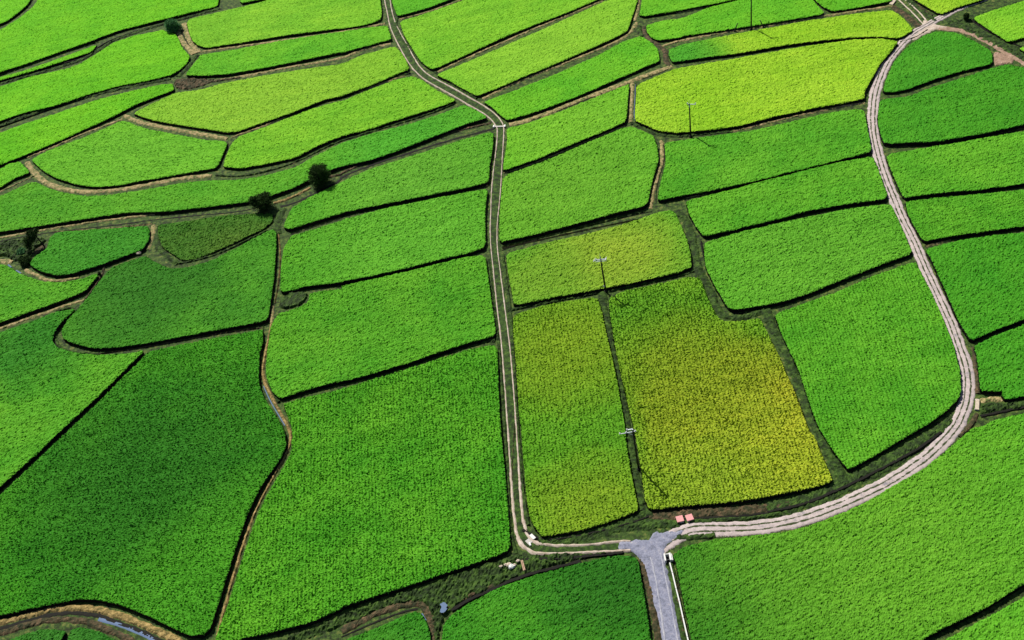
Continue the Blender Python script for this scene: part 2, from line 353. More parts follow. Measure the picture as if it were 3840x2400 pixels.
field('B 1145,1245 1450,1135 1800,985 2000,902 2050,892 2170,940 2215,965 2243,1050 2248,1130 2228,1200 2203,1280 2168,1455 E 1950,-8 1700,62 1400,140 1145,198 1120,190 1120,0 B 1130,1400', 'mid', 'large green rice field right of the straight middle track, curved on its right side', blobs=(('B 1500,1300', 20, (108, 182, 42)),))
field('B 2090,600 2350,492 2419,474 C 400,408 800,335 1200,278 1400,270 1530,290 1480,358 1400,448 1330,575 1290,648 1288,698 1150,725 900,770 650,825 400,890 200,918 0,935 B 2380,938 2250,927 2150,882 2078,850 2088,700', 'yel', 'biggest yellow-green rice field, with a pole standing at its lower edge')
field('B 2325,345 2419,312 C 400,233 900,143 1200,98 1480,68 1560,120 1638,210 1540,268 1380,258 1200,262 800,306 400,375 0,428 B 2345,438 2320,390', 'yel', 'narrow yellow-green rice strip below the pole at the top edge, between two thin dark lines', blobs=(('C 0,380', 9, (66, 170, 40)),))
field('B 2160,178 2250,150 2419,125 C 180,52 370,5 700,-80 850,-100 925,0 1010,96 800,132 400,196 0,252 B 2400,265 2240,284 2190,258 2165,222', 'fresh', 'green rice strip directly behind the pole at the top edge and its leaning posts')
field('B 2135,-200 2130,0 2110,118 2419,68 C 340,0 600,-60 900,-200', 'fresh', 'thin green wedge of rice at the top edge, behind the strip with the pole')
field('C 800,-180 940,0 1000,48 1060,78 1250,50 1480,4 1490,-30 1480,-180', 'fresh', 'small green tongue of rice at the top edge, left of the road junction')
field('C 1480,-150 1650,0 1830,102 1950,48 2130,-5 2300,-110', 'yel', 'yellow-green pointed rice field at the top edge between the two roads leaving the junction')
field('C 2050,125 2200,70 2419,2 2800,-120 2800,220 2419,262 2310,296 2200,228', 'lime', 'lime green rice field in the upper right corner beside the small dark shrub')
field('C 2385,342 2419,325 2800,280 2800,520 2419,365', 'lime', 'tiny piece of lime green rice at the right edge below the upper right corner')
field('C 1420,648 1440,560 1500,430 1600,320 1720,245 1810,218 1950,232 2080,292 2190,362 2198,450 2000,495 1800,555 1600,628 1500,650', 'deep', 'dome-shaped dark green rice field enclosed by the bend of the road below the junction', h=1.1)
field('C 1398,702 1600,682 1750,622 2000,542 2200,478 2300,455 2419,475 2800,560 2800,800 2419,880 2100,950 1800,1000 1432,1015 1405,960 1380,850', 'deep', 'dark green rice field directly below the dome-shaped one, right of the loop road', h=1.15)
field('C 1435,1092 1800,1032 2100,982 2419,925 2800,865 2800,1235 2419,1300 2100,1342 1900,1358 1700,1378 1565,1400 1500,1260', 'mid', 'mid green rice field at the right edge below the broadest black ditch')
field('C 1580,1425 1800,1402 2100,1372 2419,1342 2800,1285 F 2800,50 2419,88 2100,132 1850,168 1705,198 1625,60 1595,0', 'mid', 'green rice strip at the right edge, third field under the dome-shaped one')
field('F 1720,252 1900,202 2200,152 2419,132 2800,95 2800,640 2419,750 2200,830 2040,900 1955,760 1855,530 1765,330', 'deep', 'large plain dark green rice field outside the long straight part of the loop road', h=1.05)
field('F 2065,938 2200,868 2419,788 2800,655 2800,1220 2419,1292 2290,1318 2265,1290 2265,1255 2112,1258 2100,1150 2082,1000', 'deep', 'dark green rice field with a notched lower left corner, above the bare earth patch')
field('F 2120,1508 2200,1465 2419,1415 2900,1310 I 2900,850 2419,1112 2150,1282 1900,1402 1715,1495 1400,1720 100,1720 62,1512 12,1270 H 2372,970 2350,905 2419,850 I 230,795 500,768 720,745 900,700 1100,622 1300,532 1500,412 1700,302 1850,182 1990,62 2060,5', 'mid', 'huge green rice field at the lower right, outside the curving gravel road', grain=.35, cell=.28, blobs=(('I 200,1150', 20, (48, 122, 28)), ('I 1400,900', 22, (104, 176, 40))))
field('I 1850,1512 2000,1430 2200,1328 2419,1205 2900,950 2900,1720 1560,1720', 'mid', 'green rice corner at the bottom right, below a slanted black ditch', grain=.5)
field('B 2290,1012 2419,990 C 200,962 500,922 800,852 1050,792 1240,770 1288,782 1310,900 1342,1070 1200,1108 900,1183 600,1258 300,1328 0,1383 B 2242,1420 2252,1330 2300,1150', 'mid', "wide green rice field directly below the biggest yellow-green field, under a pole's shadow")
field('C 20,1422 300,1352 700,1248 1100,1148 1350,1108 1380,1180 1463,1405 1200,1438 900,1490 F 600,58 300,128 150,162 100,100 45,0', 'mid', 'green rice strip inside the loop road, second field below the biggest yellow-green one')
field('F 155,202 400,132 700,62 900,22 C 1200,1472 1475,1442 F 1520,20 1570,130 1632,280 1400,362 1100,480 900,562 700,628 500,662 352,682 312,655 222,500 162,380 152,280', 'mid', 'green rice field with a long curved lower left corner bordering the overgrown brook', blobs=(('F 900,300', 20, (102, 182, 44)),))
field('F 650,708 900,622 1100,552 1350,442 1630,342 1655,347 1750,530 1850,750 1920,930 1965,1100 1975,1250 1955,1315 1850,1412 1740,1490 I 1500,118 1350,208 1200,290 1172,302 1060,160 960,0 F 900,1350 820,1100 700,850', 'mid', 'tall green rice field with rounded lower right side, filling the inside of the road bend', grain=V_-.1, cell=.28)
field('E 1165,282 1400,217 1700,152 2000,77 2240,-10 2345,-25 2370,0 2412,90 F 30,180 55,280 63,380 0,400 E 2419,410 2200,460 2000,505 1800,540 1500,595 1222,650 1207,560 1182,430', ((88, 166, 36), (108, 178, 40)), 'olive green rice field with the double-armed pole standing at its lower edge', blobs=(('E 1950,300', 11, (158, 188, 48)), ('E 1400,470', 8, (128, 176, 42))))
field('E 1218,718 1400,658 1600,618 1815,592 1848,700 1878,850 1918,1010 1958,1200 2008,1500 H 2020,100 2058,350 2105,570 2095,595 1900,672 1700,732 1500,765 1422,775 1365,700 1335,640 1312,500 1292,250 1272,0 E 1257,1400 1237,1050 1217,850', 'olive', "tall olive green rice field between the middle track and the nearest pole's dark strip", grain=V_-.05, cell=.27, h=1.0, holes=.08, blobs=(('E 1600,950', 12, (140, 176, 36)), ('H 1800,650', 10, (140, 176, 38))))
field('E 1892,602 2000,547 2200,507 2419,457 F 0,452 120,452 140,500 180,600 240,720 280,760 400,762 550,738 600,840 680,1000 740,1140 800,1270 880,1500 I 940,80 1000,230 1060,370 1038,395 900,433 700,472 500,512 300,535 0,560 H 2419,560 2182,585 2152,520 2122,300 2092,100 E 2042,1400 1982,1150 1932,900 1902,700', 'gold', 'ripening golden green rice field, the yellowest of the near ones, right of the nearest pole', grain=V_-.05, cell=.27, h=1.0, amp=1.2, holes=.12, blobs=(('F 560,1450', 13, (196, 190, 46)), ('F 250,1400', 10, (176, 184, 42)), ('I 500,300', 14, (176, 196, 44)), ('F 60,1150', 12, (150, 176, 38)), ('I 100,430', 9, (150, 184, 42))))
field('B 0,718 200,632 400,558 500,538 560,558 700,652 815,706 750,736 600,785 400,845 200,915 0,962 A 2419,962 2250,1032 2100,1112 1900,1157 1700,1192 1582,1180 1592,1130 1642,1012 1700,962 1900,890 2200,772 2400,715', 'lime', 'lime green rice field right of the short straight brown ditch, widening towards the middle track')
field('A -300,1520 0,1387 240,1280 330,1327 450,1364 600,1387 750,1382 1000,1347 1300,1292 1520,1274 1700,1272 1900,1237 2100,1182 2220,1110 2419,1012 B 150,962 500,872 750,788 870,740 960,777 1038,830 900,872 700,948 400,1065 200,1135 0,1175 A 2300,1220 2100,1320 1900,1392 1780,1425 1500,1460 1180,1498 D 900,-8 600,38 270,90 0,128 -300,172', 'mid', 'very long snaking green rice field passing behind the two big dark bushes', blobs=(('B 500,980', 16, (84, 184, 42)),))
field('A 2068,1470 2200,1392 2419,1287 B 200,1197 450,1117 700,1037 900,975 1080,928 1073,1050 1053,1160 1043,1290 900,1325 600,1385 300,1445 50,1495 D 2419,-2 2200,62 2045,112 2008,92 2037,20', 'mid', "green rice field left of the middle track, directly below the two big bushes' brown bank", blobs=(('B 500,1250', 15, (104, 184, 46)),))
field('D 2062,157 2200,117 2419,52 E 0,44 B 300,1477 600,1417 900,1357 1038,1332 1018,1500 E 1023,235 900,278 700,322 500,376 200,446 0,482 D 2419,487 2180,512 1985,562 1988,400 2008,250', 'mid', "second green rice field below the two big bushes' bank, left of the middle track", blobs=(('E 500,150', 16, (100, 186, 44)),))
field('D 1975,705 2110,668 2185,625 2195,562 2419,532 E 0,512 300,447 600,377 850,312 1018,292 1048,500 1073,680 1098,862 900,915 700,980 500,1050 200,1140 0,1190 D 2419,1185 2200,1240 1985,1310 1932,1268 1885,1150 1888,1000 1922,780', 'mid', 'green rice field with a dark weedy patch in its upper left corner')
field('D 2010,1347 2200,1292 2419,1242 E 300,1152 600,1057 900,962 1105,927 1112,1200 1127,1500 H 1158,300 1183,600 1198,872 1000,950 700,1048 400,1148 0,1275 G 2419,1285 2200,1385 1900,1460 1700,1502 1640,1560 1530,1600 1525,1500 1600,1300 1680,1050 1760,800 1850,560 1980,330 2062,180 2072,60 D 2062,1500 2032,1420', ((76, 166, 32), (98, 182, 38)), 'biggest bottom green rice field, between the curved straw bank and the middle track', grain=V_-.02, cell=.27, h=1.0, holes=.07, amp=1.15)
field('D 1957,130 1957,250 1942,450 1907,700 1888,758 1600,812 1300,870 1000,925 800,950 650,952 500,915 442,880 435,830 480,750 600,620 700,480 790,380 900,340 1030,297 1080,332 1200,388 1300,388 1500,332 1750,202 1930,107', ((66, 146, 32), (82, 164, 36)), 'darker green rice field with a bulging pointed left end, below the brownish fallow plot', blobs=(('D 1000,480', 16, (56, 128, 30)),))  # darker green than its neighbours, with a darker blotch inside
field('D 350,172 400,132 650,112 900,97 1040,87 1058,110 1057,180 1008,255 900,295 700,368 500,428 400,438 300,413 225,375 210,350 250,300 330,250', ((62, 150, 34), (72, 160, 36)), 'small boat-shaped green rice field right of the leaning dark tree', h=1.0)
field('D 1115,82 1300,57 1600,12 1800,0 1930,0 1935,50 1870,108 1700,188 1500,278 1350,330 1280,325 1150,238 1120,150', ((68, 128, 34), (94, 134, 40)), 'brownish dark fallow plot with coarse weeds, below the left big bush', h=.5, amp=1.4, cell=.33, holes=.01, name='fallow_plot', cat='fallow field', group='fallow plot', grain=.25)
field('D -300,360 0,362 60,372 130,422 300,482 450,487 600,457 690,422 688,448 600,550 400,630 200,700 0,770 -300,890', 'mid', 'green rice wedge at the left edge pointing right, below the leaning dark tree')
field('D -300,960 0,837 200,772 400,692 540,672 450,750 388,830 368,900 398,945 540,987 700,1002 900,992 1028,967 900,1092 700,1290 480,1490 G 245,205 0,422 -300,710', 'mid', 'green rice field at the left edge wrapping round the pointed end of its neighbour', grain=.2, blobs=(('D 200,900', 12, (52, 136, 32)),))
field('D 1050,977 1200,947 1500,882 1800,832 1860,817 1863,900 1838,1000 1833,1200 1868,1300 2000,1500 G 2022,60 2027,135 1987,225 1845,425 1762,595 1690,795 1610,1045 1540,1275 1490,1425 1440,1470 1350,1480 1250,1440 1050,1340 850,1260 700,1225 550,1220 400,1250 200,1290 0,1335 -300,1410 -300,760 0,482 350,152 510,0 D 700,1332 900,1132', ((64, 154, 30), (80, 168, 34)), 'largest rice field, deep green, at the lower left with a darker centre', grain=V_+.25, cell=.27, h=1.05, holes=.07, amp=1.1, blobs=(('G 1050,350', 20, (52, 128, 30)), ('G 1900,900', 14, (84, 172, 36)), ('G 1300,1300', 12, (78, 166, 34)),))
field('G -300,1670 -50,1560 150,1475 300,1432 470,1442 430,1512 400,1720 -300,1720', ((54, 128, 34), (66, 138, 38)), 'small green rice tip at the bottom left edge, left of a short dark gap')
field('G 492,1440 570,1418 700,1447 800,1500 900,1575 1000,1720 450,1720', ((54, 128, 34), (66, 138, 38)), 'small rounded green rice tip at the bottom left, right of a short dark gap')
field('H -500,1720 -100,1575 100,1480 300,1405 450,1330 520,1308 568,1320 615,1410 635,1512 635,1720', ((56, 140, 30), (70, 150, 34)), 'small green rice field at the bottom edge under the reddish brown bank', grain=.3)
field('H 712,1512 722,1400 782,1330 900,1252 1100,1142 1400,1042 1700,962 1950,907 2058,917 2105,940 2130,1100 2165,1300 2195,1512 2215,1720 700,1720', ((58, 146, 30), (74, 158, 34)), 'green rice field at the bottom edge, left of the grey gravel road', grain=.3, cell=.27, h=1.0, blobs=(('H 1900,1100', 9, (46, 116, 28)),))

# ---------------------------------------------------------------- dry grass banks
dry = [('A 1305,165 1322,225 1345,290 1400,375', 1.7), ('A 1262,225 1300,310 1375,385', 1.3), ('A 1420,368 1700,330 2050,282 2419,228 B 150,198 310,168', 1.0),
 ('A 1520,575 1800,527 2100,467 2419,418 B 150,350 350,310', 1.0), ('A 870,845 600,945 350,1055 190,1120', .8),
 ('A 880,820 960,860 1100,890 1300,930 1500,965 1610,985', 1.3), ('A 1640,975 1900,885 2200,745 2419,690 B 200,622 450,535', .7),
 ('A 190,1150 250,1240 330,1300 480,1350 650,1362 850,1345 1100,1300 1300,1260 1500,1245', 1.4), ('A 240,1248 150,1290 0,1362 -300,1485', .6),
 ('A 1700,1250 1900,1212 2100,1152', .5), ('B 1850,5 1600,112 1400,190 1100,320 850,430 680,510', .8), ('B 850,0 600,92 410,140', .7),
 ('B 2092,160 2070,205 2030,252 1900,322 1500,482 1200,602 1000,702', .9), ('B 2115,-150 2108,30 2080,150', .9), ('C -60,90 0,90 370,5', .4),
 ('C -150,330 0,283 400,215 800,150 1020,110 1300,72 1490,40', .9), ('B 2340,470 2200,520 2050,575 1900,632 1700,705 1500,790 1300,862 1190,885', 1.5),
 ('B 2062,590 2056,740 2050,870', .9), ('C 340,935 600,872 900,800 1150,750 1290,728', .8), ('B 1150,1228 1400,1145 1800,972 2010,895', .6),
 ('B 2265,1000 2275,1060 2272,1150 2240,1250 2212,1350 2190,1480', .9), ('D -300,230 0,175 250,128 600,70 850,38 1100,8', .8), ('D 380,132 640,115 900,95 1080,75', .5),
 ('D 1088,85 1085,150 1045,260', .9), ('D 180,400 250,435 330,475 430,480 560,458', .9), ('D 0,820 250,728 450,658 600,615', .9), ('D -300,350 0,335 90,345', 1.3),
 ('D 1930,660 1925,780', .8), ('F 1715,235 1900,190', .5), ('C 20,1405 300,1345', .3), ('B 0,1512 600,1390 1040,1315', .35), ('D 2060,150 2419,35', .3)]
for s, wd in dry: ribbon('dry', s, wd*1.25, .2, .08)
for s, wd in [('A 1940,1442 2050,1412 2200,1332', 1.2), ('D 1975,150 1990,300 1975,500 1948,640', .4), ('D 1925,780 1893,930 1860,1100 1868,1180 1915,1280 1960,1370 2030,1490 G 2062,50 2060,130 2000,250 1870,480 1790,650 1720,850 1650,1080 1580,1330 1545,1480', .75),
 ('G -300,1420 0,1393 200,1335 400,1292 570,1278 750,1305 900,1362 1080,1432 1230,1500 1400,1600', 1.5), ('E 2340,10 2100,45 1700,125 1300,215 1140,250', .35)]:
    ribbon('gold', s, wd, .3, .1)
for s, wd in [('A 1500,580 1700,550', 1.), ('A 1615,1020 1535,1200', .7), ('A 2330,1255 2419,1238 B 0,1228 250,1120 500,1035 750,945 1060,872', 1.1), ('B 2145,190 2155,250 2230,310 2295,350 2300,430 2330,470', 1.6),
 ('C 1490,50 1550,80 1640,160 1680,190', 2.0), ('C 1440,1040 1800,1025 2100,970 2419,912 2800,850', .6), ('D 740,380 722,450 610,605', .7), ('G -300,1560 0,1468 200,1398 400,1362 600,1375 700,1408 850,1475 950,1530 1100,1620', 1.5),
 ('H 0,1450 200,1345 400,1270 560,1240 600,1290 650,1400 665,1512 665,1700', 1.6), ('F 2062,950 2090,1100 2092,1280', 1.1), ('F 2085,1420 2055,1490 I 2020,15 1960,75', 1.1),
 ('H 2120,945 2180,1150 2235,1400 2260,1600', 1.4), ('H 2180,640 2419,615 I 0,612 400,600 760,560', 2.4), ('C 1655,30 1760,115', 1.2), ('H 1290,700 1330,760', .4), ('D 700,1000 900,972 1100,935 1500,862 1860,812', .5), ('H 2345,1000 2400,1250 I 0,1500', .9), ('H 1230,-20 1215,200 1210,400', .4),
 ('H 750,1290 900,1200 1080,1130', 1.2)]:
    ribbon('brown', s, wd, .25, .12)
for s, wd in [('A 1400,390 1330,480 1260,545', 1.6), ('A -300,1000 0,893 200,815 450,735 700,665 950,608 1210,560', 1.8), ('A -300,670 0,595 250,528 550,440 690,365 800,285 1000,217 1180,167 1400,105 1560,60', 1.7), ('A 0,540 400,395 700,300', .5),
 ('A 1530,1245 1700,1255 1900,1215 2100,1152 2300,1050 2419,1000 B 100,970 400,880 600,820 800,740', .8), ('A 2000,1480 D 1985,20 1960,90 1975,150', 2.2), ('A 230,0 160,65 80,130 0,185', 1.0), ('B 360,290 250,325', 1.0), ('B 490,520 350,560', .9),
 ('C -330,1000? '.replace('C -330,1000? ', 'B 2060,875 2150,912 2250,960 2419,965 C 0,965 350,930'), 1.5), ('B 2110,190 2125,260', 1.4), ('D 1120,130 1110,240 1200,320 1260,360', 1.6), ('D 1260,360 1400,335 1600,270 1900,120', .9), ('A 1180,1480 1500,1440 1800,1430', .9),
 ('D 400,700 540,660 470,740 400,830 395,920 460,975 560,990 700,1000', .8), ('D 1870,800 1850,1000 1850,1180', .4), ('D 1910,1200 1945,1290 1980,1340', 1.0), ('E 2380,-10 F 20,40 60,150 90,250 105,380 140,450 200,560 240,680 300,740 400,745 560,700 620,680', 1.9),
 ('F 590,700 650,830 730,970 790,1120 860,1270 920,1400 950,1510 I 985,60 1040,190 1100,300 1150,400', 2.3), ('E 1845,560 1868,700 1908,950 1958,1150 2018,1480 H 2050,150 2090,400 2130,600', 2.0), ('E 1180,690 1500,628 1860,560 2100,510 2419,440 F 80,410', 1.0),
 ('C 1935,168 2050,125 2200,78 2419,5 2550,-45', 2.8), ('C 1900,150 2100,230 2250,310 2419,400 2800,560', 4.2), ('C 1600,0 1700,80 1790,150', 1.6), ('E 1146,290 1172,500 1200,700 1214,900 1232,1200 1250,1500 H 1268,200 1292,500 1326,700', .9),
 ('H 1400,800 1600,790 1900,720 2100,640 2200,610', 3.2), ('H 1700,750 2100,690 2400,690', 2.4), ('I 600,596 800,552 950,500 1150,410 1300,332 1500,226 1700,112 1830,20 F 1900,1460', [3.6, 3.6, 3.6, 3.2, 1.6]), ('I 50,670 400,660 700,620', 1.2),
 ('I -60,790 230,775', 1.4), ('F 2100,1400 2300,1360 2419,1340 2800,1270', 2.0), ('E 1042,330 1104,870 1122,950 1153,1500 H 1172,200 1192,600 1208,800 1240,900', .9), ('H 2330,950 2380,1200 I -20,1400 20,1600', 1.2),
 ('B 400,120 380,200 500,380 640,500 960,700', 1.0), ('E 980,900 1090,900', 1.6), ('E 2150,-10 1700,105 1140,240', .5), ('C 1740,210 1650,270 1540,300', .5)]:
    ribbon('weed', s, wd, .3, .16)
patch('weed', 'H -700,1560 -300,1480 0,1330 300,1220 600,1130 900,1010 1100,960 1220,910 1500,900 1900,885 1960,900 1700,945 1400,1020 1100,1125 900,1230 780,1310 710,1380 700,1560 655,1560 650,1380 600,1250 400,1255 0,1420 -500,1600', .35, .3, .3, .9)
patch('weed', 'D 1980,610 2080,560 2175,560 2182,610 2120,660 1975,692', .5, .15)
patch('brown', 'A 1225,570 1330,555 1450,560 1530,565 1480,600 1330,640 1240,630', .3, .2)
patch('weed', 'D -300,240 0,210 180,190 300,170 340,200 250,260 180,330 80,345 60,300 -300,320', .5, .3, .3, .9)
patch('brown', 'D 230,270 300,215 345,230 320,270 240,300', .15, .1)
patch('weed', 'F 2100,1360 2180,1335 2290,1365 2419,1350 2419,1385 2300,1400 2120,1420', .5, .25)
patch('dry', 'F 2100,1305 2200,1298 2270,1305 2300,1345 2230,1340 2180,1335 2100,1352', .15, .08)
patch('bare', 'C 2195,360 2300,380 2370,430 2300,455 2215,468 2205,450', .12, .06)
ribbon('bare', 'C 1790,195 1950,208 2080,252 2200,315 2300,375 2419,445 2800,650', 2.0, .12, .04)
patch('gravel', 'C 1690,205 1700,150 1720,140 1760,165 1830,180 1900,198 1800,212 1720,240 1640,290 1590,280', .16, .02, .3)
# roads
TL = 'B 300,-150 305,0 325,80 340,170 365,240 410,330 460,420 500,480 545,530 610,580 700,630 800,685 900,745 1000,800 1060,845 1095,890 1108,920 1100,1050 1080,1200 1065,1350 1060,1500 E 1055,100 1060,250 1080,420 1105,680 1130,860 1150,1100 1165,1300 1178,1500 H 1190,150 1205,400 1220,600 1240,760 1275,835 1330,880 1400,905 1600,900 1800,892 1950,885 2050,880'
TR = 'B 335,-150 345,0 360,90 385,170 420,240 465,320 510,400 550,470 610,530 700,580 800,630 900,690 1000,745 1080,800 1130,850 1155,900 1150,1000 1140,1150 1130,1350 1115,1500 E 1103,100 1105,250 1130,430 1160,680 1190,900 1210,1100 1225,1300 1240,1500 H 1250,150 1265,400 1280,600 1300,730 1340,805 1420,840 1600,848 1800,838 1950,815 2050,815'
ribbon('mid', 'B 318,-150 325,0 345,90 362,175 392,240 437,325 485,410 525,475 575,530 650,580 750,635 850,690 950,745 1040,800 1095,850 1125,900 1127,1000 1110,1150 1098,1350 1088,1500 E 1080,100 1083,250 1105,430 1132,680 1160,900 1180,1100 1195,1300 1209,1500 H 1220,150 1235,400 1250,600 1270,745 1305,815 1370,860 1450,873 1600,875 1800,866 2000,850', [2.5, 2.7], .08, .03, .05)
TW = [.42, .42, .42, .42, .5, .42, .36, .36, .36, .4, .42, .5, .9, .7]
ribbon('track', TL, TW, .07, .01, .24, .3, .28); ribbon('track', TR, TW[:-2]+[.9, .7], .07, .01, .24, .3, .28)
ribbon('loop', 'H 2215,1000 2225,900 2290,820 2419,750 I 100,725 250,725 500,722 700,690 900,640 1100,568 1300,478 1450,408 1600,310 1750,205 1850,105 1935,10 F 1975,1440 2010,1350 2022,1250 2018,1150 1998,1050 1962,950 1910,800 1850,670 1780,520 1700,350 1640,200 1560,50 1530,-20 C 1490,1390 1430,1250 1380,1080 1350,940 1345,800 1355,700 1385,580 1440,450 1520,345 1620,245 1730,180 1830,125 1950,60 2150,-10 2400,-95', [3.6, 3.2, 3.1, 3.0, 2.7, 2.6, 2.7, 2.8, 2.8, 2.7, 2.3, 2.3], .1, .015, .1, .3, .08)
ribbon('track', 'C 1500,-30 1620,80 1700,165 1730,190', .5, .06, .01, .1, .3, .3); ribbon('track', 'C 1545,-30 1640,50 1700,110 1750,175', .5, .06, .01, .1, .3, .3)
ribbon('grey', 'H 2170,860 2215,960 2250,1100 2285,1250 2312,1380 2340,1512 2385,1760', [4.4, 3.4, 3.3], .12, .02, .16, .35, .1)
patch('grey', 'H 1960,815 2060,800 2150,800 2190,790 2215,745 2300,745 2350,735 2419,720 I 20,760 H 2400,790 2340,830 2300,880 2285,960 2280,1060 2180,1060 2140,960 2100,915 2040,880 1960,880', .26, .02, .3)
ribbon('pale', 'H 2190,930 2215,1010 2245,1180 2268,1320 2292,1512 2330,1760', .6, .05, .01, .30, .3, .3); ribbon('pale', 'H 2262,900 2285,1010 2316,1160 2350,1330 2385,1512 2425,1700', .6, .05, .01, .26, .3, .35)
# water
for s, wd in [('G 700,1362 820,1393 950,1440 1080,1502 1200,1590', 1.1), ('D 1868,1225 1905,1310 1950,1390 2020,1505', .3), ('D 1112,130 1104,200', .35), ('D 60,365 80,385', .6), ('D 115,405 150,425', .5), ('B 2085,600 2080,720 2072,850 2130,910', .22), ('H 572,1325 600,1375', .35), ('E 1165,450 1180,560', .25)]:
    ribbon('water', s, wd, 0, 0, .14 if wd < 1 else .06, .3, .1)
patch('water', 'H 706,1275 722,1268 740,1262 748,1270 750,1335 712,1340', .75, .0, .2, 1., .75)

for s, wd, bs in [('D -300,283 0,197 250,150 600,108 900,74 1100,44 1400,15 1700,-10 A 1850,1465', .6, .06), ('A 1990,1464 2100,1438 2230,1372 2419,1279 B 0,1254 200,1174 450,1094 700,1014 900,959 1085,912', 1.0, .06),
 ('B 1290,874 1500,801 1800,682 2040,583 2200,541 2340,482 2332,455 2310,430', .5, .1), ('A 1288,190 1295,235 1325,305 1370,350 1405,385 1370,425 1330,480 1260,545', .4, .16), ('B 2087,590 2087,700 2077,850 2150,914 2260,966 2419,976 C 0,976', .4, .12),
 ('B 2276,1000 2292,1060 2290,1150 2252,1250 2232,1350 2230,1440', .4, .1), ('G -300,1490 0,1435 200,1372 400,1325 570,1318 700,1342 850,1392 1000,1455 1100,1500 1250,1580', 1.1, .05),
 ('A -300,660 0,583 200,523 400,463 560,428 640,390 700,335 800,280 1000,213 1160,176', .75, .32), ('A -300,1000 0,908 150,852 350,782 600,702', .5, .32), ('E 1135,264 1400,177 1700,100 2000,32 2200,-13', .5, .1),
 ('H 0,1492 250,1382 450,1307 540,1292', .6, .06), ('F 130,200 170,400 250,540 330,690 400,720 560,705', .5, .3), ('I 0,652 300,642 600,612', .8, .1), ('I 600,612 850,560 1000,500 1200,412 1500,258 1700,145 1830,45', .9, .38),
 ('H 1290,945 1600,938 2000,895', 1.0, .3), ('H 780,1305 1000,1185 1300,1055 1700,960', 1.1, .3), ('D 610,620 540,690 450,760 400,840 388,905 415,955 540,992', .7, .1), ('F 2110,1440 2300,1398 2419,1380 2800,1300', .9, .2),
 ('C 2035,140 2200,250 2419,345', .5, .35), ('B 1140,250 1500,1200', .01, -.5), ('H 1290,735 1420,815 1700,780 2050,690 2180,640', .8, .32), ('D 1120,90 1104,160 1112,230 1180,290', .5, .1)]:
    if wd > .1: ribbon('mud_shade', s, wd, .02, .03, bs, .3, .3)  # ditch mud with gap shade in its near-black; raised strips are dark undergrowth
flush('mud_shade', 'ditch', MT['shade_dark'], 'structure')
flush('dry', 'dry_grass', MT['dry'], 'stuff'); flush('gold', 'straw_grass', MT['gold'], 'stuff'); flush('brown', 'brown_weeds', MT['brown'], 'stuff'); flush('weed', 'weeds', MT['weed'], 'stuff')
flush('mid', 'track_grass', MT['weed'], 'stuff'); flush('bare', 'soil', MT['bare'], 'structure'); flush('track', 'path', MT['gravel'], 'structure', smooth=True)
flush('loop', 'road', MT['loop'], 'structure', smooth=True); flush('grey', 'road', MT['grey'], 'structure', smooth=True); flush('pale', 'road', stuff_mat('light grey ruts', [(.3, (150, 152, 168)), (.5, (176, 176, 188)), (.7, (200, 198, 202))], 1.2, fine=9), 'structure', smooth=True)
flush('gravel', 'gravel', MT['gravel'], 'structure', smooth=True); flush('water', 'water', MT['water'], 'structure', smooth=True)
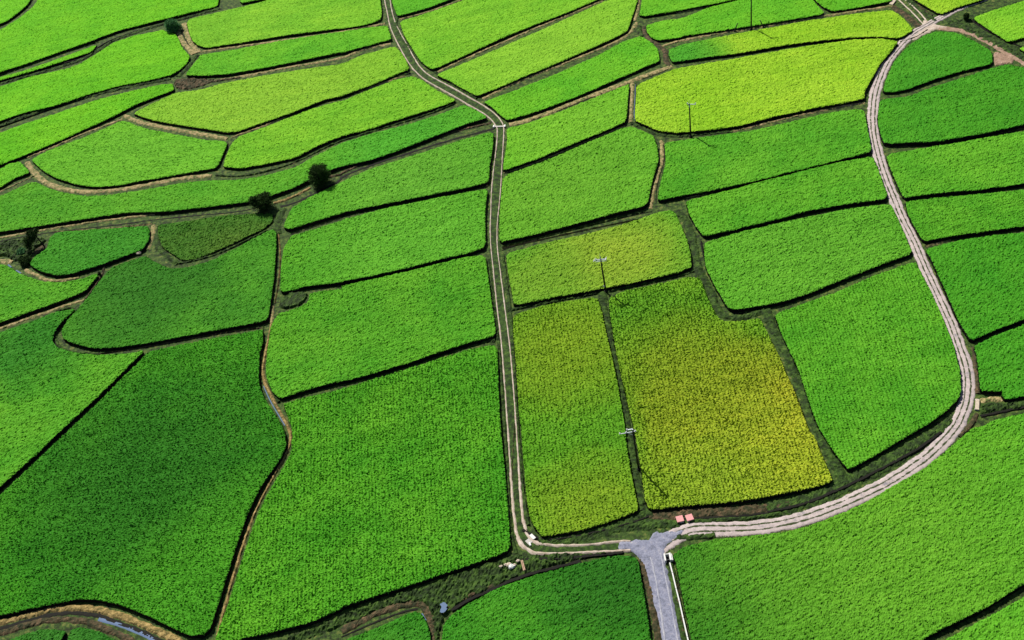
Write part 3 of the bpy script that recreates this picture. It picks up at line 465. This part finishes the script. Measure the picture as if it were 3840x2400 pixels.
# ---------------------------------------------------------------- builders for small things
class MB:
    def __init__(s): s.V = []; s.F = []; s.n = 0
    def quadmesh(s, V, Fq):
        s.V.append(np.asarray(V, float)); s.F += [tuple(i+s.n for i in f) for f in Fq]; s.n += len(V); return s
    def box(s, c, d, rz=0., tilt=(0, 0), bev=.03):
        "bevelled box: centre, size"
        bx, by, bz = [v/2 for v in d]; b = min(bev, bx*.4, by*.4, bz*.4); V = []
        for z, k in ((-bz, b), (-bz+b, 0), (bz-b, 0), (bz, b)):
            x, y = bx-k, by-k; q = b
            for (sx, sy) in ((1, 1), (-1, 1), (-1, -1), (1, -1)):
                e = [(sx*(x-q), sy*y), (sx*x, sy*(y-q))]
                if sx*sy > 0: e = e[::-1]
                V += [(p[0], p[1], z) for p in e]
        V = np.array(V); Fq = []
        for l in range(3):
            for i in range(8): Fq.append((l*8+i, l*8+(i+1) % 8, l*8+8+(i+1) % 8, l*8+8+i))
        Fq.append(tuple(range(24, 32))); Fq.append(tuple(range(7, -1, -1)))
        Mx = (Matrix.Rotation(rz, 3, 'Z')@Matrix.Rotation(tilt[0], 3, 'X')@Matrix.Rotation(tilt[1], 3, 'Y')); V = V@np.array(Mx).T+np.array(c)
        return s.quadmesh(V, Fq)
    def tube(s, a, b, r1, r2=None, n=10, cap=True):
        a = Vector(a); b = Vector(b); r2 = r1 if r2 is None else r2; d = (b-a).normalized(); x = d.orthogonal().normalized(); y = d.cross(x)
        V = [a+(x*math.cos(t)+y*math.sin(t))*r1 for t in np.linspace(0, 2*math.pi, n, False)]+[b+(x*math.cos(t)+y*math.sin(t))*r2 for t in np.linspace(0, 2*math.pi, n, False)]
        Fq = [(i, (i+1) % n, n+(i+1) % n, n+i) for i in range(n)]
        if cap: Fq += [tuple(range(n-1, -1, -1)), tuple(range(n, 2*n))]
        return s.quadmesh([tuple(v) for v in V], Fq)
    def path(s, P, R_, n=8):
        for (a, b, r1, r2) in zip(P[:-1], P[1:], R_[:-1], R_[1:]): s.tube(a, b, r1, r2, n)
        return s
    def rock(s, c, d, seed=0):
        rg = np.random.default_rng(seed); V = []; Fq = []; nu, nv = 9, 6
        for j in range(nv):
            ph = math.pi*(j+.5)/nv
            for i in range(nu):
                t = 2*math.pi*i/nu; k = .78+.4*rg.random(); V.append((c[0]+d[0]*k*math.sin(ph)*math.cos(t), c[1]+d[1]*k*math.sin(ph)*math.sin(t), c[2]+d[2]*k*math.cos(ph)))
        for j in range(nv-1):
            for i in range(nu): Fq.append((j*nu+i, (j+1)*nu+i, (j+1)*nu+(i+1) % nu, j*nu+(i+1) % nu))
        Fq += [tuple(range(nu)), tuple(range((nv-1)*nu+nu-1, (nv-1)*nu-1, -1))]
        return s.quadmesh(V, Fq)
    def build(s, name, mat, parent=None, smooth=False):
        me = bpy.data.meshes.new(name); me.from_pydata([tuple(v) for v in np.vstack(s.V)], [], s.F); me.update()
        if smooth:
            for p in me.polygons: p.use_smooth = len(p.vertices) == 4
        me.materials.append(mat); o = bpy.data.objects.new(name, me); COL.objects.link(o)
        if parent: o.parent = parent
        return o
def SRC(x, y, z=0.):
    return W(x, y, z)
def adir(a, b, z=0.):
    "heading of the line between two surveyed points"
    p = W(*a, z); q = W(*b, z); return math.atan2(q[1]-p[1], q[0]-p[0]), float(np.linalg.norm(q-p))

# ---------------------------------------------------------------- utility poles
def pole(base, h, label, kind, rz, lean=(0, 0)):
    b = SRC(*base); t = empty('utility_pole', (b[0], b[1], 0), rz); tag(t, label, 'utility pole', 'utility poles')
    t.rotation_euler = (lean[1], lean[0], rz)
    MB().tube((0, 0, -.3), (0, 0, h), .21, .14, 14).build('pole', MT['pole'], t, True)
    MB().tube((0, 0, 0), (0, 0, .5), .42, .27, 12).build('footing', MT['pole'], t, True)
    if kind == 'simple':
        MB().box((.5, .12, h-.15), (2.1, .16, .16)).build('crossarm', MT['steel'], t)
        MB().tube((0, 0, h), (0, 0, h+1.1), .05, .035).build('lightning_rod', MT['steel'], t)
        MB().tube((0, 0, h-.9), (0, 0, h-.25), .17, .16, 12).build('pole_band', MT['steel'], t, True)
        for x in (-.45, 1.45): 
            MB().tube((x, .12, h-.1), (x, .12, h+.32), .1, .07).tube((x, .12, h+.12), (x, .12, h+.2), .15, .15).build('insulator', MT['porcelain'], t)
    elif kind == 'double':
        for y in (-.14, .14):
            c = MB().box((-.15, y, h-.25), (2.7, .1, .18)).build('crossarm', MT['steel'], t)
        MB().box((-.15, .0, h-.72), (2.0, .1, .14)).build('lower_arm', MT['steel'], t)
        MB().tube((0, 0, h), (-.05, 0, h+1.3), .1, .03).build('lightning_rod', MT['steel'], t)
        for x, dz in ((-1.45, -.45), (-1.0, .5), (1.15, .55), (1.0, -.55)):
            MB().tube((x, 0, h-.25), (x+.12*(1 if x > 0 else -1), .1, h-.25+dz), .09, .08).tube((x, 0, h-.25+dz*.4), (x, 0, h-.25+dz*.6), .16, .16).build('insulator', MT['porcelain'], t)
        MB().box((-.18, -.2, 1.9), (.3, .05, .42)).build('number_plate', MT['white'], t)
    else:
        MB().box((-.95, .14, h-.6), (3.1, .13, .15)).build('crossarm', MT['steel'], t)
        MB().box((-.55, .14, h+.15), (1.15, .2, .2)).build('upper_arm', MT['steel'], t)
        MB().tube((0, 0, h-.1), (0, 0, h+.25), .1, .08).build('pole_cap', MT['steel'], t)
        for x, z in ((-2.35, h-.45), (-1.2, h-.45), (.4, h-.45), (-1.0, h+.3)):
            MB().tube((x, .14, z-.08), (x, .14, z+.25), .09, .06).tube((x, .14, z+.04), (x, .14, z+.12), .13, .13).build('insulator', MT['porcelain'], t)
        MB().tube((-.1, .1, h-1.5), (-1.0, .14, h-.65), .04, .04).build('brace', MT['steel'], t)
    return t
pole((2817, 112), 10.6, 'dark utility pole at the top edge standing between two short leaning posts', 'simple', -.2)
pole((2590, 514), 9.6, 'dark utility pole at the lower edge of the biggest yellow-green field', 'simple', -.35)
pole((2272, 1095), 9.5, 'dark utility pole with a double arm, at the lower edge of the upper olive field', 'double', -.18, (-.035, 0))
pole((2396, 1762), 11.6, 'nearest utility pole, on the dark strip between the olive and golden fields', 'offset', -.05, (-.035, .02))
for base, top, lb in (((2753, 118), (2766, 88), 'short dark post leaning right, left of the pole at the top edge'), ((2866, 105), (2850, 77), 'short dark post leaning left, right of the pole at the top edge')):
    b = SRC(*base); q = SRC(*top, 2.4); t = empty('leaning_post', (b[0], b[1], 0)); tag(t, lb, 'post', 'leaning posts')
    MB().tube((0, 0, -.2), (q[0]-b[0], q[1]-b[1], 2.5), .18, .12, 10).build('post', MT['pole'], t, True)
    MB().tube((0, 0, 0), (0, 0, .35), .36, .22, 10).build('footing', MT['pole'], t, True)

# ---------------------------------------------------------------- trees and bushes
def leaf_cloud(blobs, n, size, seed, mat, parent, up=.3, sparse=0):
    rg = np.random.default_rng(seed); V = []
    tot = sum(b[3]*b[4]*b[5] for b in blobs)
    for (x, y, z, a, b_, c) in blobs:
        k = int(n*a*b_*c/tot)
        d = rg.normal(size=(k, 3)); d /= np.linalg.norm(d, axis=1)[:, None]; r = rg.random(k)**.45
        # twiggy, uneven outline
        lob = 1+.22*vnoise(np.arctan2(d[:, 1], d[:, 0])*2.2+5, d[:, 2]*3+5, seed)+.10*rg.normal(size=k)
        P = d*(r*lob)[:, None]*np.array([a, b_, c])+np.array([x, y, z])
        P = P[P[:, 2] > .05]; V.append(P)
    P = np.vstack(V); k = len(P)
    A = rg.normal(size=(k, 3)); A /= np.linalg.norm(A, axis=1)[:, None]; B = np.cross(A, rg.normal(size=(k, 3))); B /= np.linalg.norm(B, axis=1)[:, None]
    s = size*rg.uniform(.6, 1.4, k)[:, None]
    Q = np.stack([P-A*s, P+B*s*.45, P+A*s, P-B*s*.45], 1).reshape(-1, 3)
    o = mesh_obj('crown', Q, np.arange(4*k).reshape(-1, 4), mat, parent=parent)
    return o
def bush(base, w_, h, label, mat, seed, name='bush', cat='bush', n=5000, size=.16, group='dark bushes by the ditches', off=(0, 0)):
    b = SRC(*base); t = empty(name, (b[0], b[1], 0)); tag(t, label, cat, group); rg = np.random.default_rng(seed)
    m = MB(); tips = []
    for i in range(6):
        a = i*1.05+rg.random()*.5; r = w_*.3*rg.uniform(.5, 1); tip = (off[0]+r*math.cos(a), off[1]+r*math.sin(a), h*rg.uniform(.6, .9)); tips.append(tip)
        mid = (tip[0]*.45, tip[1]*.45, tip[2]*.45); m.path([(0, 0, -.1), mid, tip], [.12, .08, .03], 6)
    m.build('trunk', MT['bark'], t)
    bl = [(off[0], off[1], h*.5, w_*.42, w_*.42, h*.48)]
    for i in range(9):
        a = rg.random()*6.28; r = w_*.33*rg.uniform(.6, 1.1); bl.append((off[0]+r*math.cos(a), off[1]+r*math.sin(a), h*rg.uniform(.25, .8), w_*rg.uniform(.14, .24), w_*rg.uniform(.14, .24), h*rg.uniform(.15, .26)))
    leaf_cloud(bl, n, size, seed, mat, t); return t
LD = leaf_mat('dark leaves', (18, 32, 12), (50, 74, 30), .1); LT = leaf_mat('bluish leaves', (40, 78, 44), (88, 136, 84), .15); LG = leaf_mat('shrub leaves', (36, 70, 26), (62, 104, 38), .15)
bush((1205, 690), 6.6, 5.4, 'biggest round dark bush, right one of the two standing on the brown ditch bank', LD, 3, n=15000)
bush((992, 784), 5.8, 4.6, 'round blackish bush, left one of the two standing on the brown ditch bank', LD, 4, n=12000)
bush((652, 118), 5.0, 4.0, 'round bluish green bush at the upper left, above the tan forked path', LT, 5, n=8000, size=.2)
bush((3622, 76), 1.7, 2.0, 'small upright dark shrub near the upper right corner, beside the weedy ditch', LD, 6, 'shrub', 'shrub', 3000, .12)
bush((100, 990), 3.8, 1.7, 'low wide dark shrub on bare ground, below the leaning dark tree', LD, 8, 'shrub', 'shrub', 5000, .14, off=(0, .3))
bush((84, 950), 2.6, 1.3, 'low bluish leafy shrub just above the low dark one near the left edge', LT, 9, 'shrub', 'shrub', 3000, .18)
bush((376, 1034), .9, 1.3, 'tiny dark shrub on the brown bank near the pointed end of a field, left side', LD, 10, 'shrub', 'shrub', 900, .08)
bush((1143, 1075), 1.6, 1.0, 'low dark shrub at the corner of the dark weedy patch beside a black ditch', LG, 12, 'shrub', 'shrub', 1800, .1)
# leaning tree with a visible trunk
b = SRC(168, 925); t = empty('leaning_tree', (b[0], b[1], 0)); tag(t, 'small dark tree with bare leaning trunk and lopsided crown, near the left edge', 'tree')
m = MB(); m.path([(0, 0, -.2), (-.5, .3, 1.6), (-1.1, .7, 3.2), (-1.8, 1.0, 4.3)], [.2, .17, .13, .07], 8)
m.path([(-.9, .6, 2.8), (-2.4, .2, 3.2), (-3.3, -.4, 3.0)], [.1, .07, .03], 6); m.path([(-.6, .4, 2.0), (-2.0, -.3, 2.2), (-3.0, -.8, 1.9)], [.09, .06, .03], 6); m.path([(-1.1, .7, 3.2), (-.6, 1.5, 4.2)], [.08, .03], 6)
m.build('trunk', MT['bark'], t, True)
leaf_cloud([(-1.6, .9, 3.9, 1.4, 1.2, .9), (-2.9, -.1, 3.0, 1.3, 1.1, .9), (-3.2, -.9, 1.9, 1.0, .9, .7), (-1.9, -.1, 3.0, 1.0, .9, .7), (-.7, 1.4, 4.2, .7, .7, .5), (-2.5, .9, 4.4, .7, .7, .5)], 5200, .15, 21, LD, t)

# ---------------------------------------------------------------- small structures along the tracks
def thing(name, label, cat, x, y, group=None, rz=0.):
    b = SRC(x, y); t = empty(name, (b[0], b[1], 0), rz); return tag(t, label, cat, group)
for (x, y, rz, lb) in ((2550, 1953, .05, 'faded pink concrete box beside the gravel road, left one of the pair'), (2586, 1948, .12, 'faded pink concrete box beside the gravel road, right one of the pair')):
    t = thing('concrete_box', lb, 'concrete box', x, y, 'pink concrete boxes', rz)
    MB().box((0, 0, .2), (1.12, 1.12, .6), bev=.03).build('base', MT['concrete'], t)
    MB().box((0, 0, .58), (1.26, 1.3, .16), bev=.03).build('lid', MT['pink'], t)
# drain at the bend of the middle track
a, L = adir((1990, 2008), (2006, 2024))
t = thing('drain_grate', 'pale drain with grate bars set across the inner wheel line at the bend', 'drain grate', 1985, 2032, None, a)
MB().box((0, 0, .08), (1.1, 1.05, .26), bev=.02).build('frame', MT['concrete'], t)
for k in (-.36, -.12, .12, .36): MB().box((0, k, .24), (1.0, .1, .07), bev=.015).build('bar', MT['concrete'], t)
t = thing('concrete_slab', 'bright white slab lying at the outer corner of the bend, beside the drain', 'concrete slab', 1998, 2017, 'pale concrete slabs', a)
MB().box((0, .0, .36), (1.2, .62, .14), bev=.02).build('slab', MT['white'], t); MB().box((0, 0, .15), (1.0, .42, .3), bev=.03).build('plinth', MT['concrete'], t)
t = thing('concrete_block', 'small white block on the grass strip beside the drain at the bend', 'concrete block', 1988, 2043, None, a-.4)
MB().box((0, 0, .22), (.75, .32, .28)).build('block', MT['white'], t); MB().box((0, 0, .04), (.85, .42, .14)).build('footing', MT['concrete'], t)
# rubble and planks among the weeds
for i, (x, y, s, lb) in enumerate(((1920, 2131, .62, 'largest pale boulder of the rubble heap among the weeds, below the track bend'), (1911, 2124, .5, 'second pale rock of the rubble heap, just behind the largest boulder'), (1930, 2126, .42, 'brownish rock on the right side of the rubble heap among the weeds'), (1897, 2123, .34, 'middling rock left of the largest boulder in the rubble heap'), (1879, 2130, .36, 'outermost small rock at the left end of the rubble heap'), (1943, 2110, .4, 'mossy rock between the rubble heap and the two planks'))):
    b = SRC(x, y); o = MB().rock((0, 0, s*.35), (s, s*.85, s*.6), i+3).build('rock', MT['white'] if i == 0 else MT['rock']); o.location = (b[0], b[1], .35); tag(o, lb, 'rock', 'rubble heap in the weeds')
for i, (p, q, lb) in enumerate((((1954, 2102), (1964, 2140), 'pale weathered plank in the weeds, left one of the two side by side'), ((1959, 2101), (1969, 2139), 'pale weathered plank in the weeds, right one of the two side by side'))):
    a, L = adir(p, q, .7); c = (W(*p, .7)+W(*q, .7))/2
    o = MB().box((0, 0, 0), (L, .17, .1), bev=.01).build('plank', MT['wood']); o.location = (c[0], c[1], .78); o.rotation_euler = (0, .03*(1-2*i), a); tag(o, lb, 'plank', 'planks in the weeds')
o = MB().rock((0, 0, .3), (.75, .4, .4), 31).build('boulder', MT['rock']); b = SRC(522, 954); o.location = (b[0], b[1], .1); tag(o, 'single pale boulder on the ditch bank, left of the fallow plot', 'boulder')
# sluice and the white channel kerb
a, L = adir((2501, 2118), (2494, 2085))
t = thing('sluice_gate', 'white concrete sluice box beside the grey gravel road junction', 'sluice gate', 2506, 2098, None, a-math.pi/2)
for x in (-.55, .38): MB().box((x, 0, .45), (.26 if x < 0 else .34, 1.5, .9), bev=.03).build('side_wall', MT['white'], t)
MB().box((.68, -.05, .35), (.16, 1.35, .7), bev=.02).build('outer_wall', MT['white'], t)
MB().box((-.09, .62, .4), (.6, .16, .8), bev=.02).build('end_wall', MT['white'], t)
MB().box((-.09, -.5, .35), (.6, .08, .7), bev=.01).build('gate_plate', MT['iron'], t)
MB().box((-.09, 0, .03), (.66, 1.3, .06), bev=.01).build('floor', MT['iron'], t)
kp = [(2512, 2117), (2522, 2155), (2536, 2215), (2548, 2262), (2562, 2325), (2578, 2395), (2600, 2490), (2625, 2600)]
t = thing('channel_kerb', 'long thin white kerb of the irrigation channel running down beside the grey road', 'kerb', 2540, 2232)
o0 = np.array(SRC(2540, 2232))
for p, q in zip(kp[:-1], kp[1:]):
    P0 = SRC(*p)-o0; P1 = SRC(*q)-o0; a = math.atan2(P1[1]-P0[1], P1[0]-P0[0]); L = np.linalg.norm(P1-P0); c = (P0+P1)/2
    MB().box((c[0], c[1], .35), (L-.06, .2, .7), a, bev=.02).build('kerb_segment', MT['white'], t)
# concrete crossings
a, L = adir((1855, 477), (1893, 476))
t = thing('concrete_culvert', 'pale concrete crossing under the middle track where the straw bank meets it', 'culvert', 1873, 477, None, a)
MB().box((0, 0, .15), (L+.4, .5, .34), bev=.03).build('beam', MT['concrete'], t)
for x in (-L/2-.1, L/2+.1): MB().box((x, 0, .26), (.4, .9, .44), bev=.03).build('headwall', MT['white'], t)
a, L = adir((3665, 1500), (3663, 1540))
t = thing('concrete_slab', 'pale concrete slab bridging the verge beside the loop road, at the bare earth patch', 'concrete slab', 3664, 1520, 'pale concrete slabs', a)
MB().box((0, 0, .3), (L, .7, .12), bev=.03).build('slab', MT['rock'], t)
for x in (-L/2+.15, L/2-.15): MB().box((x, 0, .1), (.26, .85, .3), bev=.03).build('footing', MT['concrete'], t)
a, L = adir((3352, 4), (3342, 17))
t = thing('concrete_slab', 'sandy slab bridging the ditch end at the top edge, beside the left branch road', 'concrete slab', 3347, 12, 'pale concrete slabs', a)
MB().box((0, 0, .3), (L+.6, 1.0, .16), bev=.03).build('slab', MT['rock'], t)
for x in (-L/2, L/2): MB().box((x, 0, .1), (.26, 1.1, .3), bev=.03).build('footing', MT['rock'], t)
